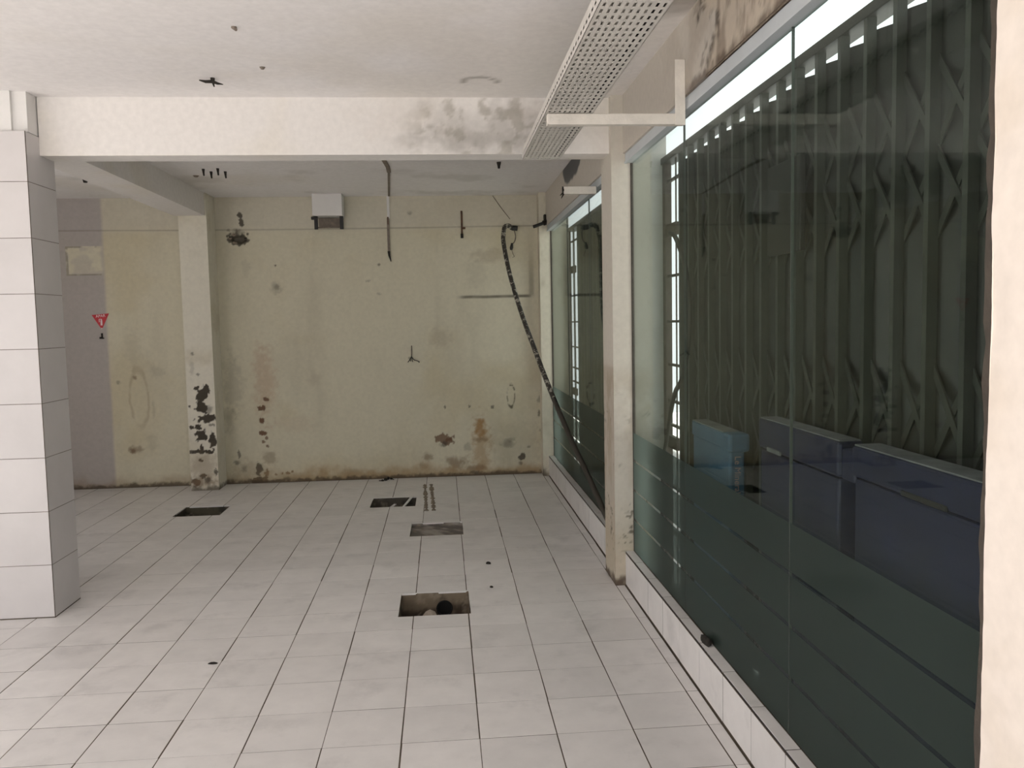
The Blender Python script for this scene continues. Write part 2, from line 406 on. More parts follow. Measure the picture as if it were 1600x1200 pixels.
def pit_paint(base, dark):
    def fn(P):
        u = P[..., 0] + P[..., 1] * 0.7; v = P[..., 2] + P[..., 1] * 0.6
        n = fbm(u, v, 9, 5); n2 = fbm(u + 9, v, 30, 3)
        c = np.ones(P.shape) * np.array(base)
        c = mixc(c, dark, sstep(0.42, 0.62, n)); c = mixc(c, lin(150, 138, 120), sstep(0.6, 0.75, n2) * 0.5)
        return c, None
    return fn
for (x0, x1, y0, y1), d, tone in zip(PITS, DEPTH, [(lin(120, 106, 88), lin(66, 54, 42)), (lin(158, 150, 142), lin(104, 96, 90)),
                                                   (lin(84, 78, 68), lin(50, 46, 40)), (lin(84, 78, 62), lin(54, 49, 38))]):
    pb = Painted(); fn = pit_paint(*tone); s = 0.012
    pb.face((x0, y0, -d), (x1 - x0, 0, 0), (0, y1 - y0, 0), s, fn)
    pb.face((x1, y0, -d), (x0 - x1, 0, 0), (0, 0, d - .003), s, fn)
    pb.face((x0, y1, -d), (x1 - x0, 0, 0), (0, 0, d - .003), s, fn)
    pb.face((x0, y0, -d), (0, y1 - y0, 0), (0, 0, d - .003), s, fn)
    pb.face((x1, y1, -d), (0, y0 - y1, 0), (0, 0, d - .003), s, fn)
    o = pb.build('drain_pit', M['wall'], floor)
    if d == 0.17:
        rb = MB()
        n = 20; cx, cz, yy, R = -0.030, -0.096, y1 - 0.012, 0.043
        ring = lambda r, y: [(cx + r * math.cos(2 * math.pi * k / n), y, cz + r * math.sin(2 * math.pi * k / n)) for k in range(n)]
        vs = ring(R + .006, yy) + ring(R, yy - .004) + ring(R - .002, yy + .009)
        fs = [(a * n + k, a * n + (k + 1) % n, (a + 1) * n + (k + 1) % n, (a + 1) * n + k) for a in range(2) for k in range(n)]
        fs.append(tuple(2 * n + k for k in range(n)))
        rb.add(vs, fs)
        pm = plain('pipe_mouth_black', lin(14, 12, 10), 0.9)
        p = rb.build('pipe_mouth', pm); p.parent = o

# ---- ceiling
def ceil_paint(P):
    x, y = P[..., 0], P[..., 1]
    c = np.ones(P.shape) * np.array(lin(234, 230, 229))
    c = mixc(c, lin(222, 215, 206), sstep(0.45, 0.7, fbm(x, y, 0.9, 4)) * 0.5)
    arc = np.abs(np.hypot((x - 0.235) / 1.0, (y - 4.62) / 1.35) - 0.085 - 0.02 * fbm(x, y, 20, 2))
    c = mixc(c, lin(120, 112, 98), (1 - sstep(0.004, 0.022, arc)) * (y < 4.6) * 0.6)
    # grey-brown patch beside the glass
    d = np.hypot((x - 0.99) / 0.16, (y - 3.15) / 0.42) + (fbm(x, y, 5, 4) - .5) * 1.6
    c = mixc(c, lin(132, 122, 110), (1 - sstep(0.4, 1.2, d)) * 0.65)
    c = mixc(c, lin(150, 142, 128), sstep(0.55, 0.75, fbm(x + 4, y, 2.5, 4)) * 0.25 * (y > 5.1))
    return c, None
pc = Painted()
pc.face((XL, YB, CEIL), (XR + 0.1 - XL, 0, 0), (0, YF - YB, 0), 0.03, ceil_paint)
o = pc.build('ceiling', M['wall']); tag(o, kind='structure')
o = MB().box(XL - .15, XR + .1, YF, YB + .2, CEIL + .02, 4.6).build('trim_1', M['white']); tag(o, 'unseen block above the ceiling, raised to shade the gap by the gate', kind='structure')  # unseen block, made tall to keep sun out of the gap behind the glass

# ---- back wall
def back_paint(P):
    x, z = P[..., 0], P[..., 2]
    n = fbm(x, z, 1.3, 5)
    c = np.ones(P.shape) * np.array(CREAM)
    c = mixc(c, lin(196, 184, 152), sstep(0.45, 0.75, n) * 0.6)
    c = mixc(c, lin(200, 194, 180), sstep(2.50, 2.62, z) * 0.6)
    # grey drifts and rain streaks
    c = mixc(c, lin(166, 158, 138), sstep(0.5, 0.85, fbm(x * 2.0, z * 0.5, 1.6, 4)) * 0.3)
    # lavender repaint at the far left with a bare rectangular patch
    lav = sstep(-3.30, -3.34, x + 0.012 * (fbm(x * 0, z, 3, 3) - .5))
    c = mixc(c, lin(170, 162, 160), lav * 0.85)
    px = (x > -3.68) & (x < -3.30 + .01 * np.sin(z * 60)) & (z > 2.135) & (z < 2.425)
    c = mixc(c, CREAM, px * (0.55 + 0.45 * sstep(.45, .6, fbm(x, z, 8, 3))) * sstep(-3.30, -3.36, x))
    pe = px & ((z > 2.405) | (z < 2.15) | (x < -3.655))
    c = mixc(c, lin(110, 102, 92), pe * 0.6 * sstep(0.35, 0.6, fbm(x, z, 14, 3)))
    # horizontal seam
    zs = 2.568 + 0.006 * np.sin(x * 1.1)
    c = mixc(c, lin(132, 124, 110), (1 - sstep(0.003, 0.010, np.abs(z - zs))) * 0.55)
    # sooty line and its rising corner
    zl = 1.853 + 0.006 * fbm(x, z, 4, 2)
    c = mixc(c, lin(88, 80, 66), (1 - sstep(0.006, 0.022, np.abs(z - zl))) * sstep(0.14, 0.25, x) * sstep(0.94, 0.90, x) * (0.35 + 0.7 * fbm(x, z, 6, 3)))
    c = mixc(c, lin(110, 102, 84), (1 - sstep(0.01, 0.04, np.abs(x - 0.93))) * sstep(1.83, 1.88, z) * sstep(2.45, 2.0, z) * 0.45)
    # peeled outline of a removed fitting
    d = np.abs(np.hypot((x - 0.695) / 0.04, (z - 0.825) / 0.115) - 1 + 0.25 * (fbm(x, z, 18, 3) - .5))
    c = mixc(c, lin(84, 76, 60), (1 - sstep(0.06, 0.22, d)) * sstep(0.35, 0.6, fbm(x, z, 30, 3)) * 0.9)
    d = np.abs(np.hypot((x + 3.05) / 0.09, (z - 0.9) / 0.28) - 1 + 0.3 * (fbm(x, z, 9, 3) - .5))
    c = mixc(c, lin(140, 118, 92), (1 - sstep(0.04, 0.22, d)) * 0.34 * sstep(0.35, 0.6, fbm(x + 2, z, 6, 3)))
    c = blobs(c, x, z, BACK)
    # rising damp and grime along the floor
    n2 = fbm(x, z, 6, 5); n3 = fbm(x + 7, z, 22, 4)
    c = mixc(c, lin(170, 136, 88), sstep(0.16, 0.02, z + (n2 - .5) * 0.22) * 0.6 * sstep(-2.0, -1.2, x))
    c = mixc(c, lin(150, 124, 90), sstep(0.15, 0.02, z + (n2 - .5) * 0.22) * 0.45)
    c = mixc(c, lin(74, 60, 44), sstep(0.05, 0.012, z + (n3 - .5) * 0.07) * 0.85)
    # broken plaster hole
    hd = np.hypot((x + 2.018) / 0.085, (z - 2.475) / 0.045) + (fbm(x, z, 24, 3) - .5) * 0.9
    dep = -(1 - sstep(0.7, 1.0, hd)) * 0.05 + (n3 - .5) * 0.004 * sstep(0.4, 0.1, z)
    return c, dep
BACK = [
    (-2.017,2.477,0.099,0.060,'K',0.90), (-2.009,2.521,0.060,0.040,'G',0.70), (-1.982,2.710,0.026,0.026,'K',0.90), (-1.973,2.634,0.026,0.033,'K',0.90), (-2.101,2.560,0.013,0.013,'G',0.70),
    (-1.658,2.207,0.013,0.013,'K',0.80), (-1.654,1.987,0.053,0.053,'G',0.35), (-1.654,1.987,0.026,0.026,'G',0.50), (-1.949,2.177,0.040,0.079,'G',0.12), (0.504,2.277,0.199,0.060,'B',0.25),
    (0.348,2.077,0.093,0.132,'G',0.12), (-0.029,1.449,0.093,0.093,'R',0.18), (0.008,0.726,0.013,0.017,'G',0.80), (0.263,0.722,0.013,0.017,'G',0.80), (0.501,0.719,0.020,0.017,'G',0.80),
    (-0.004,0.386,0.079,0.060,'R',0.85), (-0.018,0.339,0.033,0.026,'K',0.70), (0.042,0.384,0.040,0.020,'R',0.80), (0.233,0.298,0.033,0.040,'G',0.35), (0.371,0.502,0.053,0.079,'O',0.75),
    (0.373,0.286,0.086,0.278,'O',0.50), (0.368,0.374,0.073,0.020,'B',0.50), (-0.188,0.204,0.046,0.040,'B',0.60), (0.109,0.140,0.106,0.066,'B',0.65), (0.321,0.079,0.106,0.033,'R',0.60),
    (-0.217,0.118,0.060,0.040,'B',0.40), (0.648,0.318,0.060,0.033,'G',0.55), (0.676,0.364,0.053,0.020,'G',0.45), (0.793,0.184,0.033,0.040,'K',0.90), (0.785,0.110,0.020,0.020,'K',0.70),
    (0.870,0.284,0.013,0.013,'G',0.60), (0.775,0.273,0.265,0.265,'G',0.12), (1.000,0.785,0.033,0.033,'G',0.50), (0.984,0.631,0.013,0.033,'K',0.70), (1.001,0.455,0.020,0.013,'G',0.50),
    (-1.807,1.046,0.093,0.331,'P',0.45), (-1.802,0.857,0.026,0.026,'R',0.90), (-1.850,0.767,0.040,0.026,'R',0.95), (-1.849,0.649,0.026,0.030,'R',0.95), (-1.836,0.510,0.040,0.023,'R',0.95),
    (-1.812,0.464,0.017,0.017,'R',0.80), (-1.846,0.425,0.017,0.020,'R',0.80), (-1.809,0.378,0.013,0.013,'R',0.80), (-1.795,0.252,0.060,0.073,'B',0.45), (-1.902,0.143,0.033,0.066,'K',0.85),
    (-1.901,0.024,0.086,0.053,'K',0.95), (-1.820,0.107,0.026,0.033,'B',0.80), (-2.000,0.114,0.132,0.106,'B',0.30), (-2.094,0.302,0.017,0.040,'G',0.80), (-2.116,0.217,0.033,0.020,'G',0.75),
    (-2.056,0.149,0.026,0.033,'G',0.50), (-2.125,1.022,0.086,0.265,'G',0.25), (-2.185,0.672,0.060,0.119,'G',0.30), (-1.738,0.085,0.013,0.013,'B',0.80), (-1.673,0.089,0.013,0.013,'B',0.80),
    (-1.615,0.094,0.020,0.017,'B',0.80), (-1.570,0.105,0.013,0.013,'B',0.80), (-2.865,1.171,0.060,0.060,'G',0.20), (-3.112,0.382,0.060,0.033,'R',0.55), (-3.138,0.369,0.026,0.020,'R',0.60),
    (-3.244,1.065,0.017,0.020,'G',0.50), (-3.080,1.112,0.020,0.020,'R',0.60), (-2.945,0.461,0.053,0.079,'G',0.15), (-2.916,0.785,0.013,0.093,'G',0.20), (-3.100,1.433,0.079,0.165,'G',0.12),
    (-0.624,2.202,0.013,0.013,'K',0.70), (-0.739,2.036,0.020,0.013,'G',0.40), (-0.634,1.905,0.020,0.013,'G',0.40), (-1.301,1.053,0.053,0.066,'R',0.15), (-0.299,2.713,0.020,0.020,'G',0.50),
    (-0.980,0.078,0.079,0.040,'B',0.35), (-1.531,0.600,0.199,0.079,'P',0.15), (-0.342,1.239,0.013,0.013,'K',0.60),
]
PIL = [
    (-2.349,0.937,0.064,0.083,'K',1.00), (-2.359,0.837,0.057,0.057,'K',1.00), (-2.309,1.005,0.026,0.045,'K',1.00), (-2.400,1.014,0.032,0.019,'K',1.00), (-2.294,0.798,0.038,0.038,'K',0.60),
    (-2.311,0.710,0.089,0.035,'K',1.00), (-2.399,0.637,0.032,0.026,'K',1.00), (-2.467,0.627,0.019,0.019,'K',1.00), (-2.373,0.548,0.045,0.057,'K',1.00), (-2.272,0.488,0.029,0.089,'K',1.00),
    (-2.373,0.422,0.019,0.032,'K',1.00), (-2.387,0.385,0.083,0.020,'K',1.00), (-2.460,0.387,0.038,0.016,'K',0.90), (-2.308,0.376,0.038,0.016,'K',1.00), (-2.385,0.302,0.019,0.016,'K',0.90),
    (-2.380,0.143,0.029,0.022,'K',0.90), (-2.450,0.082,0.045,0.032,'K',0.90), (-2.475,0.828,0.016,0.016,'K',0.90), (-2.426,1.345,0.014,0.013,'K',0.60), (-2.381,1.145,0.013,0.013,'K',0.60),
    (-2.277,0.646,0.032,0.013,'K',0.70), (-2.370,0.232,0.102,0.141,'B',0.35), (-2.425,0.094,0.128,0.045,'B',0.60), (-2.433,1.208,0.019,0.064,'G',0.20), (-2.333,0.103,0.032,0.026,'K',0.70),
    (-2.250,0.177,0.019,0.038,'K',0.80),
]
BEAM = [
    (0.210,2.714,0.339,0.105,'G',0.20), (0.432,2.695,0.188,0.094,'G',0.20), (0.025,2.660,0.226,0.075,'G',0.14), (0.209,2.641,0.301,0.053,'G',0.20), (0.564,2.786,0.094,0.075,'B',0.16),
    (-0.227,2.768,0.226,0.094,'O',0.05),
]
pw = Painted(); pw.face((XL, YB, -.02), (XR + .2 - XL, 0, 0), (0, 0, CEIL + .04), 0.008, back_paint)
o = pw.build('wall_back', M['wall']); tag(o, kind='structure')

# corner pier at the right end of the back wall and the pilaster left of centre
def pier_paint(P):
    x, y, z = P[..., 0], P[..., 1], P[..., 2]
    c = np.ones(P.shape) * np.array(lin(212, 205, 186))
    u = x + y
    c = mixc(c, lin(150, 138, 112), sstep(0.5, 0.75, fbm(u, z * .5, 7, 4)) * 0.4)
    c = mixc(c, lin(80, 66, 48), sstep(0.10, 0.01, z + (fbm(u, z, 18, 4) - .5) * .16) * 0.8)
    return c, None
po = Painted().shell(1.0, 1.30, 8.45, YB, 0, CEIL, 0.02, pier_paint, '-x-y').build('wall_right_pier', M['wall'])
tag(po, 'narrow plastered pier in the back right corner', kind='structure')
def pil_paint(P):
    x, y, z = P[..., 0], P[..., 1], P[..., 2]
    c = np.ones(P.shape) * np.array(lin(222, 216, 200))
    c = mixc(c, lin(190, 178, 150), sstep(0.5, 0.75, fbm(x + y, z, 3, 4)) * 0.35)
    front = y < 8.321
    if front.all(): c = blobs(c, x, z, PIL, rough=0.7, sc=22)
    u = x + y
    c = mixc(c, lin(70, 58, 44), sstep(0.06, 0.01, z + (fbm(u, z, 22, 4) - .5) * .09) * 0.8)
    d = None
    return c, d
po = Painted().shell(-2.495, -2.23, 8.32, YB, 0, CEIL, 0.007, pil_paint, '-x+x-y').build('pilaster', M['wall'])
tag(po, 'white plaster pilaster on the back wall with dark peeled patches low down', kind='structure')

# lengthwise beam above the pilaster, and the main cross beam
def beam_paint(P):
    x, y, z = P[..., 0], P[..., 1], P[..., 2]
    c = np.ones(P.shape) * np.array(lin(226, 221, 217))
    c = mixc(c, lin(220, 212, 198), sstep(0.45, 0.75, fbm(x, z + y, 1.8, 4)) * 0.5)
    if (np.abs(y - 4.90) < 0.001).all():
        mould = sstep(0.50, 0.66, fbm(x, z, 15, 5)) * (1 - sstep(0.25, 0.62, np.hypot((x - 0.30) / 1.0, (z - 2.70) / 0.6)))
        c = mixc(c, lin(140, 132, 114), mould * 0.45)
        c = blobs(c, x, z, BEAM, rough=0.9, sc=9)
    return c, None
bo = Painted().shell(-2.195, 1.0, 4.90, 5.07, 2.565, CEIL, 0.012, beam_paint, '-y+y-z').build('ceiling_beam', M['wall'])
tag(bo, 'white cross beam under the ceiling between the tiled and the plain column', kind='structure')
bo = Painted().shell(-2.53, -2.245, 5.07, 8.32, 2.67, CEIL, 0.04, beam_paint, '-x+x-z').build('ceiling_beam', M['wall'])
tag(bo, 'lengthwise ceiling beam running back to the pilaster', kind='structure')

# plain column between the two glass bays
def col_paint(P):
    x, y, z = P[..., 0], P[..., 1], P[..., 2]
    u = x + y
    c = np.ones(P.shape) * np.array(lin(198, 191, 179))
    n = fbm(u, z * 0.6, 9, 5)
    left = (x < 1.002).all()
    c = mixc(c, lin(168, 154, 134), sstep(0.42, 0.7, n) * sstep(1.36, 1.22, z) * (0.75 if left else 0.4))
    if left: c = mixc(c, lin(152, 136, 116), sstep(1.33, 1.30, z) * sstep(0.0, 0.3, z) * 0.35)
    c = mixc(c, lin(180, 160, 122), sstep(0.55, 0.1, z + (n - .5) * .5) * 0.35)
    sp = sstep(0.62, 0.74, fbm(u + 2, z, 34, 4)) * sstep(0.45, 0.6, fbm(u, z, 5, 3))
    c = mixc(c, lin(86, 80, 66), sp * sstep(1.2, 1.0, z) * 0.8)
    c = mixc(c, lin(70, 52, 38), sstep(0.06, 0.015, z + (fbm(u, z, 20, 4) - .5) * .09) * 0.9)
    # mark where the pier's outer half steps
    c = mixc(c, lin(196, 196, 196), sstep(1.232, 1.238, x) * 0.6)
    return c, (fbm(u, z, 24, 3) - .5) * 0.004 * sstep(0.4, 0.1, z)
co = Painted().shell(1.0, 1.325, 4.845, 5.15, 0, CEIL, 0.010, col_paint, '-x+x-y+y').build('column', M['wall'])
tag(co, 'slim plastered column between the two glass bays, grimy towards its foot', kind='structure')
# near pier at the right edge
def near_paint(P):
    x, y, z = P[..., 0], P[..., 1], P[..., 2]
    c = np.ones(P.shape) * np.array(lin(229, 218, 208))
    c = mixc(c, lin(214, 200, 184), sstep(0.55, 0.8, fbm(x + y, z, 5, 4)) * 0.4)
    d = (fbm(y * 0 + x, z, 9, 4) - .5) * 0.010 * sstep(1.40, 1.45, y)
    return c, d
co = Painted().shell(1.0, 1.36, 1.12, 1.452, 0, CEIL, 0.015, near_paint, '-x+x-y+y').build('column', M['wall'])
tag(co, 'bright cream plastered column at the near end of the glass', kind='structure')
mb = MB(); P = []
for k in range(61):
    z = 0.2 + (2.5 - 0.2) * k / 60; P.append(z)
jr = random.Random(2)
vs = []; fs = []
for k, z in enumerate(P):
    w = 0.034 + jr.uniform(-.006, .006)
    vs += [(1.010, 1.4525, z), (1.013, 1.4525 + w, z), (1.06, 1.4535 + w, z)]
    if k: n = 3 * k; fs += [(n - 3, n - 2, n + 1, n), (n - 2, n - 1, n + 2, n + 1)]
mb.add(vs, fs)
o = mb.build('trim_2', M['gated']); tag(o, 'dark rough putty line along the near column', kind='structure')

# tiled column on the left: plaster core, tiles one by one
core = MB().box(-2.80, -2.212, 4.762, 5.06, 0, 2.672).box(-2.80, -2.275, 4.770, 5.06, 2.672, CEIL).box(-2.275, -2.200, 4.790, 5.066, 2.672, CEIL)
co = core.build('column', M['white'])
tag(co, 'square column clad in large white tiles at the left edge', kind='structure')
gr = MB().box(-2.809, -2.1959, 4.7459, 5.0697, 0.0, 2.665).build('grout_bed', M['grout2']); gr.parent = co
gr = MB().box(-2.1985, -2.1952, 4.7452, 4.7485, 0.0, 2.668).box(-2.8095, -2.1955, 4.7455, 5.0702, 0.0, 0.006).build('corner_joint', M['grout']); gr.parent = co
def wall_tile(x0, x1, y0, y1, z0, z1):
    mb = MB().box(x0, x1, y0, y1, z0, z1, 0.0015); o = mb.build('tile', M['walltile']); o.parent = co
for k in range(9):
    z0, z1 = 0.30 * k + 0.0018 + 0.004 * (k == 0), min(0.30 * (k + 1), 2.668) - 0.0015
    for i in range(2):
        wall_tile(-2.495 - .302 * i + .0015, -2.193 - .302 * i - .0045, 4.745, 4.757, z0, z1)
    wall_tile(-2.207, -2.195, 4.7485, 5.0705, z0, z1)
    wall_tile(-2.81, -2.798, 4.7475, 5.0705, z0, z1)

# left wall with openings added to let light in, solid wall right of the camera, upper wall over the glass
o = MB().box(XL - .15, XL, YF, 0.8, 0, CEIL).box(XL - .15, XL, 0.8, 3.8, 2.30, CEIL).box(XL - .15, XL, 3.8, 5.85, 0, CEIL).box(XL - .15, XL, 5.85, 6.8, 0, 1.0).box(XL - .15, XL, 5.85, 6.8, 2.0, CEIL).box(XL - .15, XL, 6.8, YB, 0, CEIL).build('wall_left', M['white']); tag(o, kind='structure')
def trans_paint(P):
    y, z = P[..., 1], P[..., 2]
    c = np.ones(P.shape) * np.array(lin(196, 188, 177))
    n = fbm(y, z, 5, 5); n2 = fbm(y + 3, z, 16, 5)
    c = mixc(c, lin(168, 156, 142), sstep(0.4, 0.65, n) * 0.6 * sstep(4.2, 3.4, y))
    # flaked area: bare tan plaster with dark torn edges
    e = (3.30 - y) / 0.12 + (z - 2.62) * 1.2 + (fbm(y, z, 7, 4) - .5) * 5
    peel = sstep(0.0, 0.5, e) * sstep(1.6, 2.0, y)
    tex = fbm(y * 2.2, z * 0.8, 9, 5)
    tan = mixc(np.ones(P.shape) * np.array(lin(190, 178, 162)), lin(140, 126, 112), sstep(0.45, 0.7, tex) * 0.8)
    c = c * (1 - peel[..., None]) + tan * peel[..., None]
    edge = (1 - sstep(0.0, 0.55, np.abs(e - 0.2))) * sstep(0.42, 0.62, n2)
    c = mixc(c, lin(62, 52, 44), edge * sstep(4.3, 3.6, y) * 0.9)
    low = sstep(2.60, 2.555, z + (n2 - .5) * 0.09) * sstep(3.9, 3.5, y)
    c = mixc(c, lin(74, 58, 46), low * 0.75)
    c = mixc(c, lin(88, 76, 64), sstep(0.62, 0.70, n2) * 0.55 * sstep(3.7, 3.3, y))
    # bare grey cement patch above the far bay
    g = np.hypot((y - 6.75) / 0.5, (z - 2.86) / 0.15) + (fbm(y, z, 6, 3) - .5) * .4
    c = mixc(c, lin(86, 86, 86), 1 - sstep(0.85, 1.0, g))
    return c, -peel * 0.006 + (tex - .5) * 0.004 * peel
tw = Painted()
for a, b in ((1.12, 4.85), (5.15, 8.45)):
    tw.shell(XR, XR + 0.09, a, b, 2.555, CEIL, 0.012, trans_paint, '-x+x-z')
o = tw.build('wall_right', M['wall']); tag(o, kind='structure')
o = MB().box(XR, XR + .2, YF, 1.12, 0, CEIL).build('wall_right_near', M['white']); tag(o, kind='structure')
o = MB().box(XR + .0, XR + .2, YB + .01, YB + .2, 0, CEIL).build('wall_end', M['white']); tag(o, kind='structure')

# kerb under the glass, faced with tiles
for a, b in ((1.12, 4.845), (5.15, 8.45)):
    k = MB().box(KX + .0010, 1.138, a, b, 0, KZ - .0010).build('kerb', M['grout'])
    tag(k, 'low white tiled kerb under the %s glass bay' % ('near' if a < 3 else 'far'), kind='structure')
    j = math.floor((a - TY) / TS)
    while TY + TS * j < b:
        y0, y1 = max(a, TY + TS * j) + .0024, min(b, TY + TS * (j + 1)) - .0024
        if y1 - y0 > 0.03:
            o = MB().box(KX + random.uniform(-.0007, .0007), KX + .0085, y0, y1, 0.008, KZ - .0145, 0.0008).build('tile', M['tile']); o.parent = k
            o = MB().box(KX + .001, 1.112 + random.uniform(-.003, .001), y0, y1, KZ - .0085, KZ + random.uniform(-.0006, .0006), 0.0008).build('tile', M['tile']); o.parent = k
        j += 1

# outside ground
o = MB().box(1.14, 12, -3, 14, -0.12, -0.02).build('ground', M['cement']); tag(o, 'pavement outside the gate', kind='structure')
o = MB().box(-9, 12, -12, YF, -0.12, -0.02).build('ground', M['cement']); tag(o, 'pavement in front of the open shop front', kind='structure')

o = MB().box(-14, XL - .15, -3, 12, -0.12, -0.02).build('ground', M['cement']); tag(o, 'pavement beyond the opening added in the left wall', kind='structure')

# ---- glass bays
BANDS = [(0.765, 0.925), (0.588, 0.751), (0.411, 0.574), (KZ + .002, 0.397)]
def bay(n, y0, y1, cuts, head_label):
    w = empty('window_%d' % n, (GX, (y0 + y1) / 2, KZ)); tag(w, head_label, kind='structure')
    hd = MB().box(XR + .012, GX + .016, y0, y1, 2.50, 2.555, 0.002).box(XR + .006, XR + .020, y0, y1, 2.497, 2.507).build('head_frame', M['alu'], w)
    ys = [y0] + cuts + [y1]
    for a, b in zip(ys[:-1], ys[1:]):
        MB().box(GX, GX + .008, a + .002, b - .002, KZ - .004, 2.503).build('pane', M['glass'], w)
        for z0, z1 in BANDS:
            mb = MB().add([(GX - .0008, b - .003, z0), (GX - .0008, a + .003, z0), (GX - .0008, a + .003, z1), (GX - .0008, b - .003, z1)], [(0, 1, 2, 3)])
            mb.build('frosted_band', M['film'], w)
    jm = glass_joint
    for c in cuts:
        MB().box(GX - .001, GX + .009, c - .0009, c + .0009, KZ, 2.50).build('silicone_joint', jm, w)
    MB().box(GX - .004, GX + .012, y1 - .006, y1, KZ, 2.50).build('edge_seal', M['gated'], w)
    return w
glass_joint = plain('pale_silicone', lin(76, 82, 76), 0.5, var=0.1)
bay(1, 1.455, 4.844, [2.60, 3.78], 'large near glass bay with frosted lower bands')
bay(2, 5.152, 8.448, [6.25, 7.35], 'far glass bay with frosted lower bands')

# ================================================================== GATES
def channel_mesh(z0, z1):
    w, d, t = 0.011, 0.030, 0.003          # U section open to the street
    pr = [(-d / 2, -w), (-d / 2, w), (d / 2, w), (d / 2, w - t), (-d / 2 + t, w - t), (-d / 2 + t, -w + t), (d / 2, -w + t), (d / 2, -w)]
    vs = [(x, y, z) for z in (z0, z1) for x, y in pr]; n = len(pr)
    fs = [(k, k + n, (k + 1) % n + n, (k + 1) % n) for k in range(n)] + [tuple(range(n)), tuple(range(2 * n - 1, n - 1, -1))]
    me = bpy.data.meshes.new('channel'); me.from_pydata(vs, [], fs); me.materials.append(M['gatec']); me.update(); return me
def slat_mesh(p, z0, z1):
    t = 0.0015; pr = [(0.004, 0.0), (0.010, 0.018), (0.040, p * 0.52), (0.010, p - 0.018), (0.004, p)]
    vs = []; n = len(pr)
    for z in (z0, z1):
        vs += [(x, y, z) for x, y in pr] + [(x + t, y, z) for x, y in reversed(pr)]
    m2 = 2 * n
    fs = [(k, (k + 1) % m2, (k + 1) % m2 + m2, k + m2) for k in range(m2)] + [tuple(range(m2))[::-1], tuple(range(m2, 2 * m2))]
    me = bpy.data.meshes.new('slat'); me.from_pydata(vs, [], fs); me.materials.append(M['gate']); me.update(); return me
def gate(label, y0, y1, pitch, yj, jx, sty, sx):
    """y1: end of the leaf; yj: jamb post against the column"""
    g = empty('folding_gate', (GATE, (y0 + y1) / 2, 0)); tag(g, label, 'gate')
    n = int((y1 - y0) / pitch)
    cm, sm = channel_mesh(0.03, 2.486), slat_mesh(pitch, 0.05, 2.452)
    def put(name, me, loc, rot=None):
        o = bpy.data.objects.new(name, me); col.objects.link(o); o.parent = g
        o.location = Vector(loc) - g.location
        if rot: o.rotation_euler = rot
        return o
    ys = [y1 - pitch * k for k in range(n + 1)]
    for k, y in enumerate(ys):
        put('channel', cm, (GATE - .012, y, 0))
        if k: put('slat', sm, (GATE, y, 0))
    for zc, h in ((2.04, 0.235), (1.20, 0.26), (0.36, 0.235)):
        a = math.atan2(2 * h, 2 * pitch); ln = math.hypot(2 * h, 2 * pitch)
        bm_ = MB().box(-.0025, .0025, -ln / 2, ln / 2, -.011, .011).mesh('lattice_bar'); bm_.materials.append(M['latt'])
        for k in range(1, n):
            put('lattice_bar', bm_, (GATE - .001, ys[k], zc), (a, 0, 0))
            put('lattice_bar', bm_, (GATE + .005, ys[k], zc), (-a, 0, 0))
    MB().box(GATE - .030, GATE + .045, y0 - .05, yj, 2.486, 2.522, .002).build('top_rail', M['gate'], g)
    MB().box(GATE - .020, GATE + .020, y0 - .05, yj, -.02, .03, .002).build('bottom_rail', M['gate'], g)
    MB().box(GATE - .02, jx, yj - .055, yj, 0, 2.52, .002).build('jamb_post', M['gated'], g)
    # lock stile: two slim posts tied by small links, daylight between them
    MB().box(sx[0], sx[1], sty, sty + .01, .03, 2.486).build('lock_stile', M['gated'], g)
    lk = MB().box(GATE - .008, GATE + .008, y1, yj - .05, -.007, .007).mesh('link'); lk.materials.append(M['gated'])
    lk2 = MB().box(GATE - .012, GATE + .012, sty, yj - .05, -.035, .035).mesh('lock_plate'); lk2.materials.append(M['gated'])
    for z in (2.38, 1.84, 1.58, 1.33, 1.12, 0.98, 0.62, 0.35):
        o = bpy.data.objects.new('link', lk); col.objects.link(o); o.parent = g; o.location = Vector((0, 0, z)) - g.location
    for z in (2.10, 0.88):
        o = bpy.data.objects.new('lock_plate', lk2); col.objects.link(o); o.parent = g; o.location = Vector((0, 0, z)) - g.location
    return g
g1 = gate('grey folding lattice gate behind the near glass bay', 1.30, 4.475, 0.166, 4.84, 1.339, 4.60, (1.310, 1.317))
gate('grey folding lattice gate behind the far glass bay', 5.20, 7.90, 0.166, 8.449, 1.313, 8.19, (1.300, 1.318))
# dark rectangular plate just in front of the near gate
MB().box(1.275, 1.298, 2.90, 3.20, 1.83, 2.17, .004).build('dark_plate', M['plate'], g1)

# ================================================================== THINGS BEHIND THE GLASS
def chest(name, label, x0, x1, y0, y1, top, lip, mb_, mt_, grp=None):
    e = empty(name, ((x0 + x1) / 2, (y0 + y1) / 2, -0.02)); tag(e, label, 'cooler', grp)
    MB().box(x0 + .006, x1, y0 + .01, y1 - .01, -.02, top - lip, .008).build('body', mb_, e)
    MB().box(x0, x1 + .004, y0, y1, top - lip + .004, top - .004, .010).build('lid', mb_, e)
    MB().box(x0 + .006, x1 - .002, y0 + .006, y1 - .006, top - .005, top, .002).build('dusty_top', mt_, e)
    return e
a = chest('cooler_box', 'long navy blue box standing behind the middle glass pane', 1.195, 1.272, 2.43, 3.08, 1.217, 0.12, M['navy'], M['navyt'])
MB().box(1.188, 1.196, 2.86, 2.98, 1.10, 1.115, .002).build('handle', M['navyt'], a)
b = chest('cooler_box', 'longest navy blue box behind the glass next to the cream column', 1.185, 1.272, 1.46, 2.33, 1.222, 0.10, M['navy'], M['navyt'])
MB().box(1.181, 1.190, 1.86, 2.06, 1.125, 1.140, .003).build('handle', M['black'], b)
